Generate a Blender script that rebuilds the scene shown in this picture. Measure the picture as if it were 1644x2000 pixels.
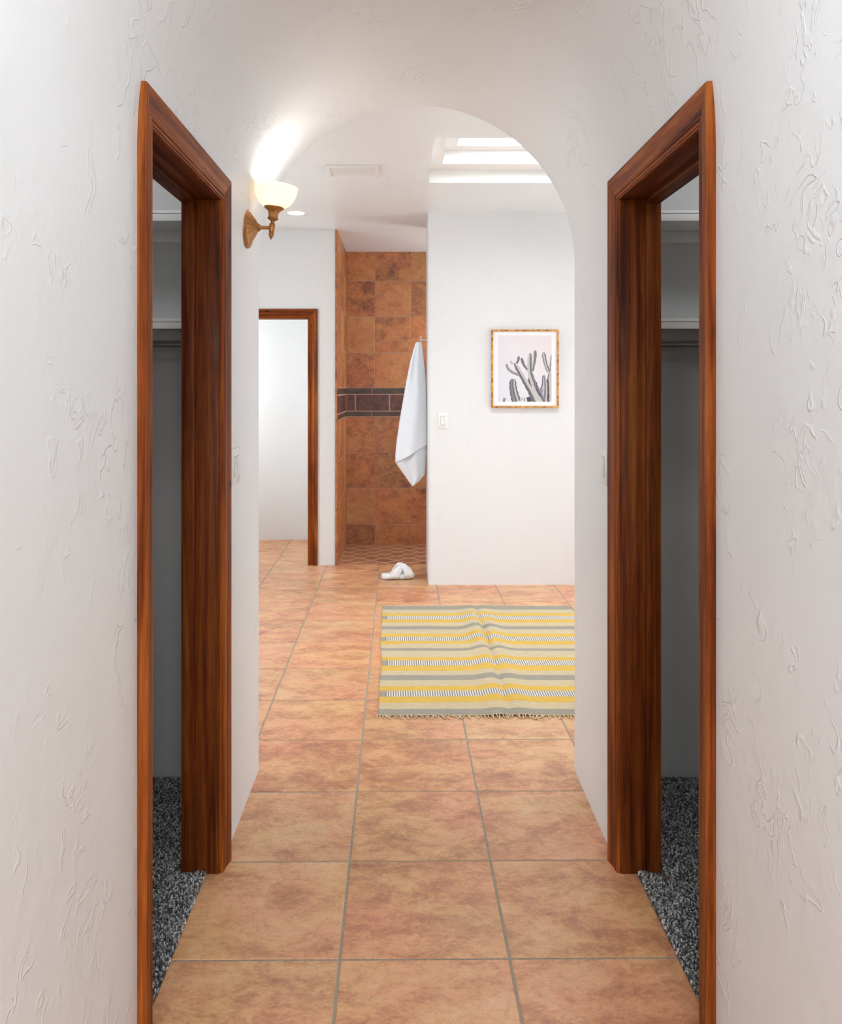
import bpy, bmesh, math, random
from mathutils import Vector, Matrix, noise
random.seed(7)
PI = math.pi
sc = bpy.context.scene
COL = sc.collection
for o in list(bpy.data.objects): bpy.data.objects.remove(o)

# ---------------------------------------------------------------- camera
F, CX, CY, H0 = 1600.0, 790.0, 757.0, 1.5      # focal length and vanishing point in the 1644x2000 frame, eye height
cam = bpy.data.cameras.new('camera'); camo = bpy.data.objects.new('camera', cam); COL.objects.link(camo)
camo.location = (0, 0, H0); camo.rotation_euler = (PI/2, 0, 0)
cam.sensor_width = 36; cam.sensor_fit = 'AUTO'; cam.lens = 36*F/2000
cam.shift_x = (822-CX)/2000; cam.shift_y = (CY-1000)/2000; cam.clip_start = 0.02
sc.camera = camo

# ---------------------------------------------------------------- world, lights, exposure
w = bpy.data.worlds.new('world'); sc.world = w; w.use_nodes = True
w.node_tree.nodes['Background'].inputs[0].default_value = (0.86, 0.93, 1.0, 1)
w.node_tree.nodes['Background'].inputs[1].default_value = 0.6
sc.view_settings.view_transform = 'Standard'; sc.view_settings.look = 'None'
sc.view_settings.gamma = 1; sc.view_settings.use_curve_mapping = False
sc.view_settings.exposure = 0.72
def area(name, loc, rot, sx, sy, power, color=(1, 1, 1), spread=PI):
    l = bpy.data.lights.new(name, 'AREA'); l.shape = 'RECTANGLE'; l.size = sx; l.size_y = sy
    l.energy = power; l.color = color; l.spread = spread
    o = bpy.data.objects.new(name, l); COL.objects.link(o); o.location = loc; o.rotation_euler = rot
    return o
area('bedroom_rear_fill', (0.3, -3.9, 1.5), (PI/2, 0, 0), 2.6, 1.9, 52, (.87, .94, 1.0))  # added fill from behind the camera; the bedroom has no window built
area('bedroom_top_fill', (0.0, -1.5, 2.70), (0, 0, 0), 1.2, 1.2, 60, (.93, .97, 1.0))  # unseen overhead fill added in the bedroom, without a fixture
area('skylight_light', (0.9, 4.74, 3.60), (0, 0, 0), 0.9, 0.45, 56, (0.88, 0.94, 1.0))
area('bath_fill_right', (3.1, 4.75, 1.5), (0, PI/2, 0), 1.7, 2.2, 27, (.86, .94, 1.0))  # added side fill standing in for daylight; this wall is solid
area('bath_fill_left', (-2.5, 4.8, 1.5), (0, -PI/2, 0), 1.7, 2.2, 27, (.86, .94, 1.0))  # matching fill added on the left, no window behind it
area('small_room_window_light', (-2.5, 7.5, 1.6), (0, -PI/2, 0), 1.2, 0.7, 15, (.93, .97, 1.0))
area('shower_window_light', (1.28, 7.5, 1.7), (0, PI/2, 0), 1.2, .7, 13, (.86, .93, 1.0))
def point(name, loc, power, color, size=.06):
    l = bpy.data.lights.new(name, 'POINT'); l.energy = power; l.color = color; l.shadow_soft_size = size
    o = bpy.data.objects.new(name, l); COL.objects.link(o); o.location = loc; return o
point('hall_vault_fill', (.05, .95, 2.42), 6.0, (.88, .95, 1.0), .10)          # added fill in the vault, above the frame; no lamp hangs there
point('closet_light_left', (-1.15, 2.50, 2.38), 3.0, (.97, .98, 1.0))
point('closet_light_right', (1.25, 2.50, 2.38), 3.0, (.97, .98, 1.0))

# ---------------------------------------------------------------- helpers
def new_obj(name, bm, mats, parent=None, smooth=None):
    me = bpy.data.meshes.new(name)
    bm.normal_update(); bm.to_mesh(me); bm.free()
    for m in (mats if isinstance(mats, (list, tuple)) else [mats]): me.materials.append(m)
    o = bpy.data.objects.new(name, me); COL.objects.link(o)
    if parent: o.parent = parent
    if smooth is True:
        for p in me.polygons: p.use_smooth = True
    elif smooth:
        for p in me.polygons: p.use_smooth = True
        try: me.set_sharp_from_angle(angle=math.radians(smooth))
        except Exception: pass
    return o
def empty(name, loc=(0, 0, 0)):
    o = bpy.data.objects.new(name, None); COL.objects.link(o); o.location = loc; o.empty_display_size = .05
    return o
def tag(o, label, cat, group=None, kind=None):
    o['label'] = label; o['category'] = cat
    if group: o['group'] = group
    if kind: o['kind'] = kind
    return o
def struct(o): o['kind'] = 'structure'; return o
def box(bm, x0, x1, y0, y1, z0, z1, mi=0, bev=0):
    vs = [bm.verts.new((x, y, z)) for x in (x0, x1) for y in (y0, y1) for z in (z0, z1)]
    fs = []
    for idx in ((0, 1, 3, 2), (4, 6, 7, 5), (0, 4, 5, 1), (2, 3, 7, 6), (0, 2, 6, 4), (1, 5, 7, 3)):
        f = bm.faces.new([vs[i] for i in idx]); f.material_index = mi; fs.append(f)
    if bev:
        es = list({e for f in fs for e in f.edges})
        bmesh.ops.bevel(bm, geom=es, offset=bev, segments=2, affect='EDGES', profile=.5, clamp_overlap=True)
    return fs
def boxes(name, lst, mat, parent=None, bev=0):
    bm = bmesh.new()
    for b in lst: box(bm, *b, bev=bev)
    bmesh.ops.recalc_face_normals(bm, faces=bm.faces)
    return new_obj(name, bm, mat, parent, smooth=35 if bev else None)
def lathe(bm, prof, seg=48, M=None, flute=None, close=False):
    """prof: list of (r, z). flute(z_index, angle)->radius multiplier"""
    rings = []
    for i, (r, z) in enumerate(prof):
        ring = []
        for k in range(seg):
            a = 2*PI*k/seg
            rr = r*(flute(i, a) if flute else 1)
            v = Vector((rr*math.cos(a), rr*math.sin(a), z))
            ring.append(bm.verts.new(M @ v if M else v))
        rings.append(ring)
    for i in range(len(rings)-1):
        for k in range(seg):
            bm.faces.new((rings[i][k], rings[i][(k+1) % seg], rings[i+1][(k+1) % seg], rings[i+1][k]))
    if close:
        bm.faces.new(rings[0]); bm.faces.new(rings[-1])
    return rings
def tube(bm, pts, rad, seg=16, up=Vector((0, 0, 1)), cap=True):
    """rad: number, or list of (ra, rb) along side / up directions"""
    rings = []
    n = len(pts)
    for i, p in enumerate(pts):
        p = Vector(p)
        d = (Vector(pts[min(i+1, n-1)]) - Vector(pts[max(i-1, 0)])).normalized()
        s = d.cross(up)
        if s.length < 1e-4: s = d.cross(Vector((1, 0, 0)))
        s.normalize(); u = s.cross(d).normalized()
        ra, rb = rad[i] if isinstance(rad, list) else (rad, rad)
        rings.append([bm.verts.new(p + s*ra*math.cos(2*PI*k/seg) + u*rb*math.sin(2*PI*k/seg)) for k in range(seg)])
    for i in range(n-1):
        for k in range(seg):
            bm.faces.new((rings[i][k], rings[i][(k+1) % seg], rings[i+1][(k+1) % seg], rings[i+1][k]))
    if cap: bm.faces.new(rings[0]); bm.faces.new(rings[-1])

# ---------------------------------------------------------------- materials
class NT:
    def __init__(s, name):
        s.m = bpy.data.materials.new(name); s.m.use_nodes = True; s.t = s.m.node_tree
        s.b = s.t.nodes['Principled BSDF']; s.out = s.t.nodes['Material Output']
        s._tc = None
    def n(s, typ, **kw):
        nd = s.t.nodes.new(typ)
        for k, v in kw.items():
            if k.startswith('i_'):
                key = k[2:]; nd.inputs[int(key) if key.isdigit() else key.replace('_', ' ')].default_value = v
            else: setattr(nd, k, v)
        return nd
    def l(s, a, b): s.t.links.new(a, b)
    def co(s, scale=(1, 1, 1), rot=(0, 0, 0)):
        if not s._tc: s._tc = s.n('ShaderNodeTexCoord')
        mp = s.n('ShaderNodeMapping'); mp.inputs['Scale'].default_value = scale; mp.inputs['Rotation'].default_value = rot
        s.l(s._tc.outputs['Object'], mp.inputs['Vector']); return mp.outputs[0]
    def noise(s, vec, scale, detail=4, rough=.55, dist=0):
        nd = s.n('ShaderNodeTexNoise'); nd.inputs['Scale'].default_value = scale; nd.inputs['Detail'].default_value = detail
        nd.inputs['Roughness'].default_value = rough; nd.inputs['Distortion'].default_value = dist
        s.l(vec, nd.inputs['Vector']); return nd
    def ramp(s, fac, stops):
        r = s.n('ShaderNodeValToRGB'); e = r.color_ramp.elements
        while len(e) < len(stops): e.new(.5)
        for i, (p, c) in enumerate(stops):
            e[i].position = p; e[i].color = (*c, 1) if len(c) == 3 else c
        s.l(fac, r.inputs[0]); return r.outputs[0]
    def math(s, op, a, b=None, c=None):
        m = s.n('ShaderNodeMath', operation=op)
        for i, v in enumerate((a, b, c)):
            if v is None: continue
            if isinstance(v, (int, float)): m.inputs[i].default_value = v
            else: s.l(v, m.inputs[i])
        return m.outputs[0]
    def mix(s, fac, a, b, blend='MIX'):
        m = s.n('ShaderNodeMix', data_type='RGBA', blend_type=blend)
        for inp, v in ((m.inputs[0], fac), (m.inputs[6], a), (m.inputs[7], b)):
            if isinstance(v, (int, float)): inp.default_value = v
            elif isinstance(v, tuple): inp.default_value = (*v, 1)
            else: s.l(v, inp)
        return m.outputs[2]
    def bump(s, h, strength, dist, prev=None):
        b = s.n('ShaderNodeBump'); b.inputs['Strength'].default_value = strength; b.inputs['Distance'].default_value = dist
        s.l(h, b.inputs['Height'])
        if prev: s.l(prev, b.inputs['Normal'])
        s.l(b.outputs[0], s.b.inputs['Normal']); return b.outputs[0]
    def set(s, **kw):
        for k, v in kw.items():
            i = s.b.inputs[k.replace('_', ' ')]
            if isinstance(v, (int, float)): i.default_value = v
            elif isinstance(v, tuple): i.default_value = (*v, 1)
            else: s.l(v, i)
        return s
def plain(name, col, rough=.5, metal=0, **kw):
    t = NT(name); t.set(Base_Color=col, Roughness=rough, Metallic=metal, **kw); return t.m

def plaster(name, col, rough=.42, k=1.0, strokes=1.0):
    t = NT(name); v = t.co()
    und = t.noise(v, 2.2, 3, .5)                                  # hand-floated unevenness
    warp = t.noise(v, 3.0, 3, .6)
    add = t.n('ShaderNodeVectorMath', operation='MULTIPLY_ADD')
    t.l(warp.outputs['Color'], add.inputs[0]); add.inputs[1].default_value = (.5, .5, .5); t.l(v, add.inputs[2])
    mp = t.n('ShaderNodeMapping'); mp.inputs['Scale'].default_value = (1.0, 1.0, .55); mp.inputs['Rotation'].default_value = (.25, .5, .2)
    t.l(add.outputs[0], mp.inputs['Vector'])
    def laps(scale, seedoff, w, lo, hi, ms, det):
        # the edge a trowel leaves where it lifts off: a low step along a wandering contour, only in patches
        nz = t.n('ShaderNodeTexNoise', noise_dimensions='4D'); nz.inputs['W'].default_value = seedoff*3.1; nz.inputs['Scale'].default_value = scale
        nz.inputs['Detail'].default_value = det; nz.inputs['Roughness'].default_value = .6; nz.inputs['Distortion'].default_value = .5
        t.l(mp.outputs[0], nz.inputs['Vector'])
        st = t.n('ShaderNodeMapRange', interpolation_type='SMOOTHSTEP'); st.inputs[1].default_value = .5-w; st.inputs[2].default_value = .5+w
        t.l(nz.outputs[0], st.inputs[0])
        ln = t.math('SUBTRACT', 1.0, t.math('MINIMUM', t.math('DIVIDE', t.math('ABSOLUTE', t.math('SUBTRACT', nz.outputs[0], .5)), w*1.6), 1.0))
        mk = t.n('ShaderNodeTexNoise', noise_dimensions='4D'); mk.inputs['W'].default_value = seedoff; mk.inputs['Scale'].default_value = ms
        mk.inputs['Detail'].default_value = 4; mk.inputs['Roughness'].default_value = .7
        t.l(v, mk.inputs['Vector'])
        mr = t.n('ShaderNodeMapRange', interpolation_type='SMOOTHSTEP'); mr.inputs[1].default_value = lo; mr.inputs[2].default_value = hi
        t.l(mk.outputs[0], mr.inputs[0])
        return t.math('MULTIPLY', t.math('ADD', t.math('MULTIPLY', st.outputs[0], .35), ln), mr.outputs[0])
    r1 = laps(4.2, 1.3, .0065, .50, .60, 5, 3)
    r2 = laps(9.5, 7.7, .012, .52, .60, 4.2, 3)
    rr = t.math('MAXIMUM', r1, r2)
    fine = t.noise(v, 160, 2, .6)
    h = t.math('ADD', t.math('MULTIPLY', rr, .0013*strokes), t.math('MULTIPLY', fine.outputs[0], .00010))
    h = t.math('ADD', h, t.math('MULTIPLY', und.outputs[0], .006))
    t.bump(h, 1.0*k, 1.0)
    t.set(Base_Color=col, Roughness=rough, Specular_IOR_Level=.35)
    return t.m
PLA = plaster('hall_plaster', (.79, .805, .81), k=1.0)
PLB = plaster('bath_plaster', (.745, .748, .745), k=.7)
PLC = plaster('ceiling_plaster', (.80, .835, .85), .34, k=1.0, strokes=1.3)
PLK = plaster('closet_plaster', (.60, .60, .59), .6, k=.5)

def wood(name, axis, mul=1.0):
    t = NT(name)
    sc_ = [34, 34, 34]; sc_['xyz'.index(axis)] = 1.1
    v = t.co(tuple(sc_))
    n1 = t.noise(v, 1.3, 5, .60, .5)
    v2 = t.co(tuple(5*a for a in sc_)); n2 = t.noise(v2, 2.2, 3, .6, .2)
    s3 = [4, 4, 4]; s3['xyz'.index(axis)] = 1.3
    n3 = t.noise(t.co(tuple(s3)), 1.5, 4, .6)
    g = t.math('ADD', t.math('MULTIPLY', n1.outputs[0], .62), t.math('ADD', t.math('MULTIPLY', n2.outputs[0], .16), t.math('MULTIPLY', n3.outputs[0], .30)))
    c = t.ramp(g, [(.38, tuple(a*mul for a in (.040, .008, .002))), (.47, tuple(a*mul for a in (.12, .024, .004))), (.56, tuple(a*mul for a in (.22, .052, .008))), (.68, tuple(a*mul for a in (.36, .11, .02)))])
    vo = t.n('ShaderNodeTexVoronoi', feature='F1'); vo.inputs['Scale'].default_value = 1.0     # small knots and dents
    sk = [9, 9, 9]; sk['xyz'.index(axis)] = 4
    t.l(t.co(tuple(sk)), vo.inputs['Vector'])
    kn = t.n('ShaderNodeMapRange'); kn.inputs[1].default_value = .04; kn.inputs[2].default_value = .09; kn.inputs[3].default_value = .25; kn.inputs[4].default_value = 1
    t.l(vo.outputs['Distance'], kn.inputs[0])
    c = t.mix(1.0, c, kn.outputs[0], 'MULTIPLY')
    t.bump(n2.outputs[0], .25, .0006)
    t.set(Base_Color=c, Roughness=.48, Specular_IOR_Level=.11, Coat_Weight=.03, Coat_Roughness=.15)
    return t.m
WZ, WY, WX = wood('stained_wood_upright', 'z', 1.08), wood('stained_wood_along_hall', 'y', 1.2), wood('stained_wood_across', 'x', 1.1)
JZ, JY = wood('stained_jamb_shaded_upright', 'z', .62), wood('stained_jamb_shaded_along_hall', 'y', .62)  # same wood darkened: the shade on the jambs is put into the colour

def tile_mat(name, lo, mid, hi, dark, rough=.30, scale=1.0, tonegain=.5):
    t = NT(name)
    at = t.n('ShaderNodeAttribute', attribute_name='tone')
    v = t.co((1, 1, 1))
    sh = t.n('ShaderNodeVectorMath', operation='MULTIPLY_ADD')
    t.l(at.outputs['Color'], sh.inputs[0]); sh.inputs[1].default_value = (37, 53, 71); t.l(v, sh.inputs[2])
    sv = sh.outputs[0]
    st = t.n('ShaderNodeMapping'); st.inputs['Scale'].default_value = (.8, 1.25, 1.0); t.l(sv, st.inputs['Vector'])
    n1 = t.noise(st.outputs[0], 7*scale, 8, .70, .5)
    n2 = t.noise(st.outputs[0], 24*scale, 8, .75, .9)
    n3 = t.noise(st.outputs[0], 110*scale, 3, .7, .3)
    g = t.math('ADD', t.math('MULTIPLY', n1.outputs[0], .55), t.math('ADD', t.math('MULTIPLY', n2.outputs[0], .35), t.math('MULTIPLY', n3.outputs[0], .14)))
    sep = t.n('ShaderNodeSeparateColor'); t.l(at.outputs['Color'], sep.inputs[0])
    g = t.math('ADD', g, t.math('MULTIPLY', t.math('SUBTRACT', sep.outputs[0], .5), .10*tonegain))
    c = t.ramp(g, [(.38, dark), (.46, lo), (.54, mid), (.66, hi)])
    hv = t.noise(st.outputs[0], 3.2*scale, 3, .55)
    hr = t.n('ShaderNodeMapRange'); hr.inputs[1].default_value = .36; hr.inputs[2].default_value = .64; t.l(hv.outputs[0], hr.inputs[0])
    c = t.mix(1.0, c, t.mix(hr.outputs[0], (1.04, .90, .90), (1.0, 1.05, .92)), 'MULTIPLY')
    # veins
    vn = t.noise(st.outputs[0], 9*scale, 7, .68, 1.6)
    d = t.math('ABSOLUTE', t.math('SUBTRACT', vn.outputs[0], .5))
    ve = t.n('ShaderNodeMapRange'); ve.inputs[1].default_value = 0; ve.inputs[2].default_value = .02; ve.inputs[3].default_value = .80; ve.inputs[4].default_value = 1
    t.l(d, ve.inputs[0])
    c = t.mix(1.0, c, ve.outputs[0], 'MULTIPLY')
    warm = t.mix(sep.outputs[1], (1.06, .97, .90), (.95, 1.0, 1.05))
    c = t.mix(tonegain, c, t.mix(1.0, c, warm, 'MULTIPLY'))
    rg = t.n('ShaderNodeMapRange'); rg.inputs[3].default_value = rough-.07; rg.inputs[4].default_value = rough+.14; t.l(n2.outputs[0], rg.inputs[0])
    t.bump(n2.outputs[0], .35, .0016)
    t.set(Base_Color=c, Roughness=rg.outputs[0], Specular_IOR_Level=.5)
    return t.m
FT = tile_mat('floor_tile_glaze', (.50, .24, .135), (.66, .36, .195), (.74, .48, .29), (.33, .15, .095), .33)
ST = tile_mat('shower_tile_glaze', (.36, .14, .058), (.52, .215, .08), (.60, .30, .125), (.15, .065, .04), .38, 1.3, 1.0)
STP = tile_mat('shower_floor_glaze', (.34, .15, .075), (.46, .21, .10), (.54, .28, .145), (.24, .10, .06), .4)
DT = tile_mat('dark_tile_glaze', (.055, .034, .028), (.085, .055, .042), (.12, .08, .06), (.03, .018, .018), .35)
MT = tile_mat('maroon_tile_glaze', (.07, .024, .022), (.15, .05, .035), (.22, .09, .06), (.02, .008, .012), .35, 2.2)
def grout(name, col):
    t = NT(name); v = t.co(); n = t.noise(v, 90, 3, .6)
    c = t.ramp(n.outputs[0], [(.3, tuple(a*.8 for a in col)), (.7, tuple(min(1, a*1.15) for a in col))])
    t.bump(n.outputs[0], .5, .001); t.set(Base_Color=c, Roughness=.85); return t.m
GR = grout('floor_grout', (.34, .285, .215)); GS = grout('shower_grout', (.48, .32, .23)); GSF = grout('shower_floor_grout', (.78, .62, .50))
WHITE = plain('white_switch_plastic', (.82, .81, .78), .35)
DKGAP = plain('dark_gap', (.05, .05, .05), .8)
SHELF = plain('white_shelf_paint', (.74, .74, .73), .45)
BRONZE = NT('antique_gold_metal'); _n = BRONZE.noise(BRONZE.co(), 60, 3)
BRONZE.set(Base_Color=BRONZE.ramp(_n.outputs[0], [(.3, (.30, .13, .035)), (.7, (.46, .215, .065))]), Metallic=.55, Roughness=.42); BRONZE = BRONZE.m
CHROME = plain('polished_chrome', (.75, .76, .78), .12, 1)
STEEL = plain('satin_steel_rod', (.42, .42, .42), .35, .9)

# ================================================================= STRUCTURE
XL, XR = -.572, .666
XC, XA, SP = (XL+XR)/2, (XR-XL)/2, 1.985
YA, YH = 3.225, -.6           # arch edge, start of the hall
ZC = 2.832                    # bathroom ceiling
O0, O1, OT = 1.815, 2.54, 2.095    # rough closet openings (Y range, top)
ZW = 2.22                     # walls go up to here, then the vault
def sm(t): t = max(0, min(1, t)); return t*t*(3-2*t)
def hp(Y):
    t = sm((Y-2.45)/(3.18-2.45))
    n = 2.4-.4*t; b = .72-.10*t; fl = 0
    r = .016
    if Y > YA-r: d = Y-(YA-r); fl = r-math.sqrt(max(0, r*r-d*d))
    return n, b, fl
def wall_x(side, Y, z):
    n, b, fl = hp(Y); dz = max(0, z-SP)/(b+fl)
    return XC + side*(XA+fl)*(max(0, 1-dz**n))**(1/n)
Ys = [YH, 0, .6, 1.1, 1.5, 1.75, O0, 2.0, 2.2, 2.4, O1] + [2.54+.04*i for i in range(1, 17)] + [3.195, YA-.016, YA-.012, YA-.008, YA-.004, YA-.0015, YA]
Ys = sorted(set(round(y, 5) for y in Ys))
zs = [0, .5, 1.0, 1.5, 1.9, SP] + [SP+.0157*i for i in range(1, 7)] + [OT] + [OT+(ZW-OT)*i/8 for i in range(1, 9)]
zs = sorted(set(round(z, 5) for z in zs))
for side, nm in ((-1, 'wall_left'), (1, 'wall_right')):
    bm = bmesh.new()
    g = [[bm.verts.new((wall_x(side, y, z), y, z)) for z in zs] for y in Ys]
    for i in range(len(Ys)-1):
        for j in range(len(zs)-1):
            if Ys[i] >= O0-1e-6 and Ys[i+1] <= O1+1e-6 and zs[j+1] <= OT+1e-6: continue
            q = (g[i][j], g[i+1][j], g[i+1][j+1], g[i][j+1])
            bm.faces.new(q if side < 0 else q[::-1])
    struct(new_obj(nm, bm, PLA, smooth=True))
bm = bmesh.new(); rows = []
for y in Ys:
    n, b, fl = hp(y)
    t0 = math.asin(min(1, ((ZW-SP)/(b+fl))**(n/2)))
    row = []
    N = 72
    for k in range(N+1):
        a = t0 + (PI-2*t0)*k/N
        c_, s_ = math.cos(a), math.sin(a)
        x = XC - (XA+fl)*math.copysign(abs(c_)**(2/n), c_)
        row.append(bm.verts.new((x, y, SP+(b+fl)*s_**(2/n))))
    rows.append(row)
for i in range(len(Ys)-1):
    for k in range(72): bm.faces.new((rows[i][k], rows[i+1][k], rows[i+1][k+1], rows[i][k+1]))
struct(new_obj('ceiling', bm, PLA, smooth=True))

# bathroom side of the arched wall
bm = bmesh.new()
n, b, fl = hp(YA); A = XA+fl; B = b+fl
L = [(XC-A, 0)] + [(XC-A*math.cos(PI*k/60), SP+B*math.sin(PI*k/60)) for k in range(61)] + [(XC+A, 0)]
def outer(p):
    x, z = p
    return p
vb = [bm.verts.new((x, YA, z)) for x, z in L]
vt = []
for i, (x, z) in enumerate(L):
    if i <= 1: vt.append((-2.6, z if i else 0))
    elif i >= len(L)-2: vt.append((3.2, z if i == len(L)-2 else 0))
    else:
        a = PI*(i-1)/60
        # project radially on the rectangle x -2.6..3.2, z SP..ZC
        dx, dz = -math.cos(a), math.sin(a)
        s = 99
        if dx < 0: s = min(s, (-2.6-XC)/dx)
        if dx > 0: s = min(s, (3.2-XC)/dx)
        if dz > 1e-6: s = min(s, (ZC-SP)/dz)
        vt.append((XC+dx*s, SP+dz*s))
vo = [bm.verts.new((x, YA, z)) for x, z in vt]
for i in range(len(L)-1): bm.faces.new((vb[i], vb[i+1], vo[i+1], vo[i]))
for c, i0 in (((-2.6, ZC), None), ((3.2, ZC), None)):
    for i in range(len(vt)-1):
        (xa, za), (xb, zb) = vt[i], vt[i+1]
        if c[0] < 0 and abs(xa+2.6) < 1e-5 and abs(zb-ZC) < 1e-5 and xb > -2.6+1e-5 or c[0] > 0 and abs(za-ZC) < 1e-5 and abs(xb-3.2) < 1e-5 and xa < 3.2-1e-5:
            bm.faces.new((vo[i], vo[i+1], bm.verts.new((c[0], YA, c[1]))))
struct(new_obj('wall_front', bm, PLB))

# ---- closets
def closet(side, xin, xfar, nm):
    s = side; y0, y1, zt, t = 1.0, 3.14, 2.44, .010
    def bx(part, *ls): struct(boxes(nm+part, [(min(l[0], l[1]), max(l[0], l[1]))+tuple(l[2:]) for l in ls], PLK))
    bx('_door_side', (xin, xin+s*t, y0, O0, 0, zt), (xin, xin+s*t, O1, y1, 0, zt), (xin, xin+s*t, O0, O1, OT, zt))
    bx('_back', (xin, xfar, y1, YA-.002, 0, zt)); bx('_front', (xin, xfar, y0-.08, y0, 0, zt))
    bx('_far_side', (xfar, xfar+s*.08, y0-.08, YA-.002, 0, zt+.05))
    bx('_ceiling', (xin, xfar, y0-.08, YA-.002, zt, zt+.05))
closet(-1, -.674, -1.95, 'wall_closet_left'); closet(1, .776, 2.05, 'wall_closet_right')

# ---- tiled floor
def tiled(name, rects, M, clip, mats, gz=None, gap=.0035, h=.0018, ch=.0022, parent=None, seed=1, extra=None):
    """rects: (u0,u1,v0,v1,mat) tiles in a local plane (u,v,w=out); M maps to world; clip planes (co,no) world"""
    rnd = random.Random(seed)
    bm = bmesh.new(); cl = bm.loops.layers.float_color.new('tone')
    for (u0, u1, v0, v1, mi) in rects:
        a, b_, c, d = u0+gap/2, u1-gap/2, v0+gap/2, v1-gap/2
        col = (rnd.random(), rnd.random(), rnd.random(), 1)
        top = [bm.verts.new((x, y, h)) for x, y in ((a+ch, c+ch), (b_-ch, c+ch), (b_-ch, d-ch), (a+ch, d-ch))]
        mid = [bm.verts.new((x, y, h*.45)) for x, y in ((a+ch*.3, c+ch*.3), (b_-ch*.3, c+ch*.3), (b_-ch*.3, d-ch*.3), (a+ch*.3, d-ch*.3))]
        bot = [bm.verts.new((x, y, -.002)) for x, y in ((a, c), (b_, c), (b_, d), (a, d))]
        fs = [bm.faces.new(top)]
        for k in range(4):
            fs.append(bm.faces.new((bot[k], bot[(k+1) % 4], mid[(k+1) % 4], mid[k])))
            fs.append(bm.faces.new((mid[k], mid[(k+1) % 4], top[(k+1) % 4], top[k])))
        for f in fs:
            f.material_index = mi
            for lp in f.loops: lp[cl] = col
    U0 = min(r[0] for r in rects); U1 = max(r[1] for r in rects); V0 = min(r[2] for r in rects); V1 = max(r[3] for r in rects)
    f = bm.faces.new([bm.verts.new(p) for p in ((U0, V0, 0), (U1, V0, 0), (U1, V1, 0), (U0, V1, 0))])
    f.material_index = len(mats)-1
    bmesh.ops.transform(bm, matrix=M, verts=bm.verts)
    for co, no in clip:
        bmesh.ops.bisect_plane(bm, geom=bm.verts[:]+bm.edges[:]+bm.faces[:], plane_co=co, plane_no=no, clear_outer=True)
    return struct(new_obj(name, bm, mats))
T = .4463
rects = []
for i in range(-8, 10):
    for j in range(-17, 16):
        rects.append((i*T, (i+1)*T, j*T, (j+1)*T, 0))
Mf = Matrix.Translation((-.170, 2.149, -.0018)) @ Matrix.Rotation(.0085, 4, 'Z')
tiled('floor', rects, Mf, [((3.2, 0, 0), (1, 0, 0)), ((-2.6, 0, 0), (-1, 0, 0)), ((0, -4.2, 0), (0, -1, 0)), ((0, 8.12, 0), (0, 1, 0))],
      [FT, GR], gap=.0065, h=.0018, seed=5)
# the shower pan is lower, so the main floor is cut there
fl = bpy.data.objects['floor']
bm = bmesh.new(); bm.from_mesh(fl.data)
for co, no in (((-.572, 0, 0), (1, 0, 0)), ((1.3, 0, 0), (1, 0, 0)), ((0, 6.94, 0), (0, 1, 0))):
    bmesh.ops.bisect_plane(bm, geom=bm.verts[:]+bm.edges[:]+bm.faces[:], plane_co=co, plane_no=no)
bmesh.ops.delete(bm, geom=[f for f in bm.faces if -.572 < f.calc_center_median().x < 1.3 and f.calc_center_median().y > 6.94], context='FACES')
bm.to_mesh(fl.data); bm.free()

# ---- shower
sr = []
for i in range(-14, 15):
    for j in range(-14, 15): sr.append((i*.155, (i+1)*.155, j*.155, (j+1)*.155, 0))
slope = math.atan(.04/1.1)
Ms = Matrix.Translation((.15, 6.94, -.002)) @ Matrix.Rotation(-slope, 4, 'X') @ Matrix.Rotation(PI/4, 4, 'Z')
tiled('floor_shower', sr, Ms, [((1.3, 0, 0), (1, 0, 0)), ((-.572, 0, 0), (-1, 0, 0)), ((0, 6.94, 0), (0, -1, 0)), ((0, 8.05, 0), (0, 1, 0))],
      [STP, GSF], gap=.0095, h=.0004, seed=9)
YB = 8.04
def zz(y, Y=YB): return H0 + (CY-y)*Y/F
rowz = [-.06, zz(1023.5), zz(953), zz(884), zz(813.5)]
rowt = [zz(757.5), zz(688.5), zz(618.5), zz(549), zz(492)+.05]
def tile_rects(us, s_off):
    R = []
    for rr in (rowz, rowt):
        for a, b_ in zip(rr[:-1], rr[1:]):
            for k in range(len(us)-1): R.append((us[k], us[k+1], a, b_, 0))
    b0, b1, b2, b3 = zz(813.5), zz(803.3), zz(769.7), zz(757.5)
    u = us[0]+.251-.35+s_off
    while u < us[-1]:
        a, b_ = max(u, us[0]), min(u+.35, us[-1])
        if b_-a > .01:
            R.append((a, b_, b0, b1, 1)); R.append((a, b_, b2, b3, 1))
        u += .35
    u = us[0]+.09-.335+s_off
    while u < us[-1]:
        a, b_ = max(u, us[0]), min(u+.335, us[-1])
        if b_-a > .01: R.append((a+.004, b_-.004, b1+.004, b2-.004, 2))
        u += .335
    return R
us = [-.572, -.289, .064, .418, .772, 1.126, 1.30]
Mb = Matrix(((1, 0, 0, 0), (0, 0, -1, YB), (0, 1, 0, 0), (0, 0, 0, 1)))
tiled('wall_shower_back', tile_rects(us, 0), Mb, [((0, 0, ZC), (0, 0, 1))], [ST, DT, MT, GS], gap=.006, h=.002, seed=21)
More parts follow.
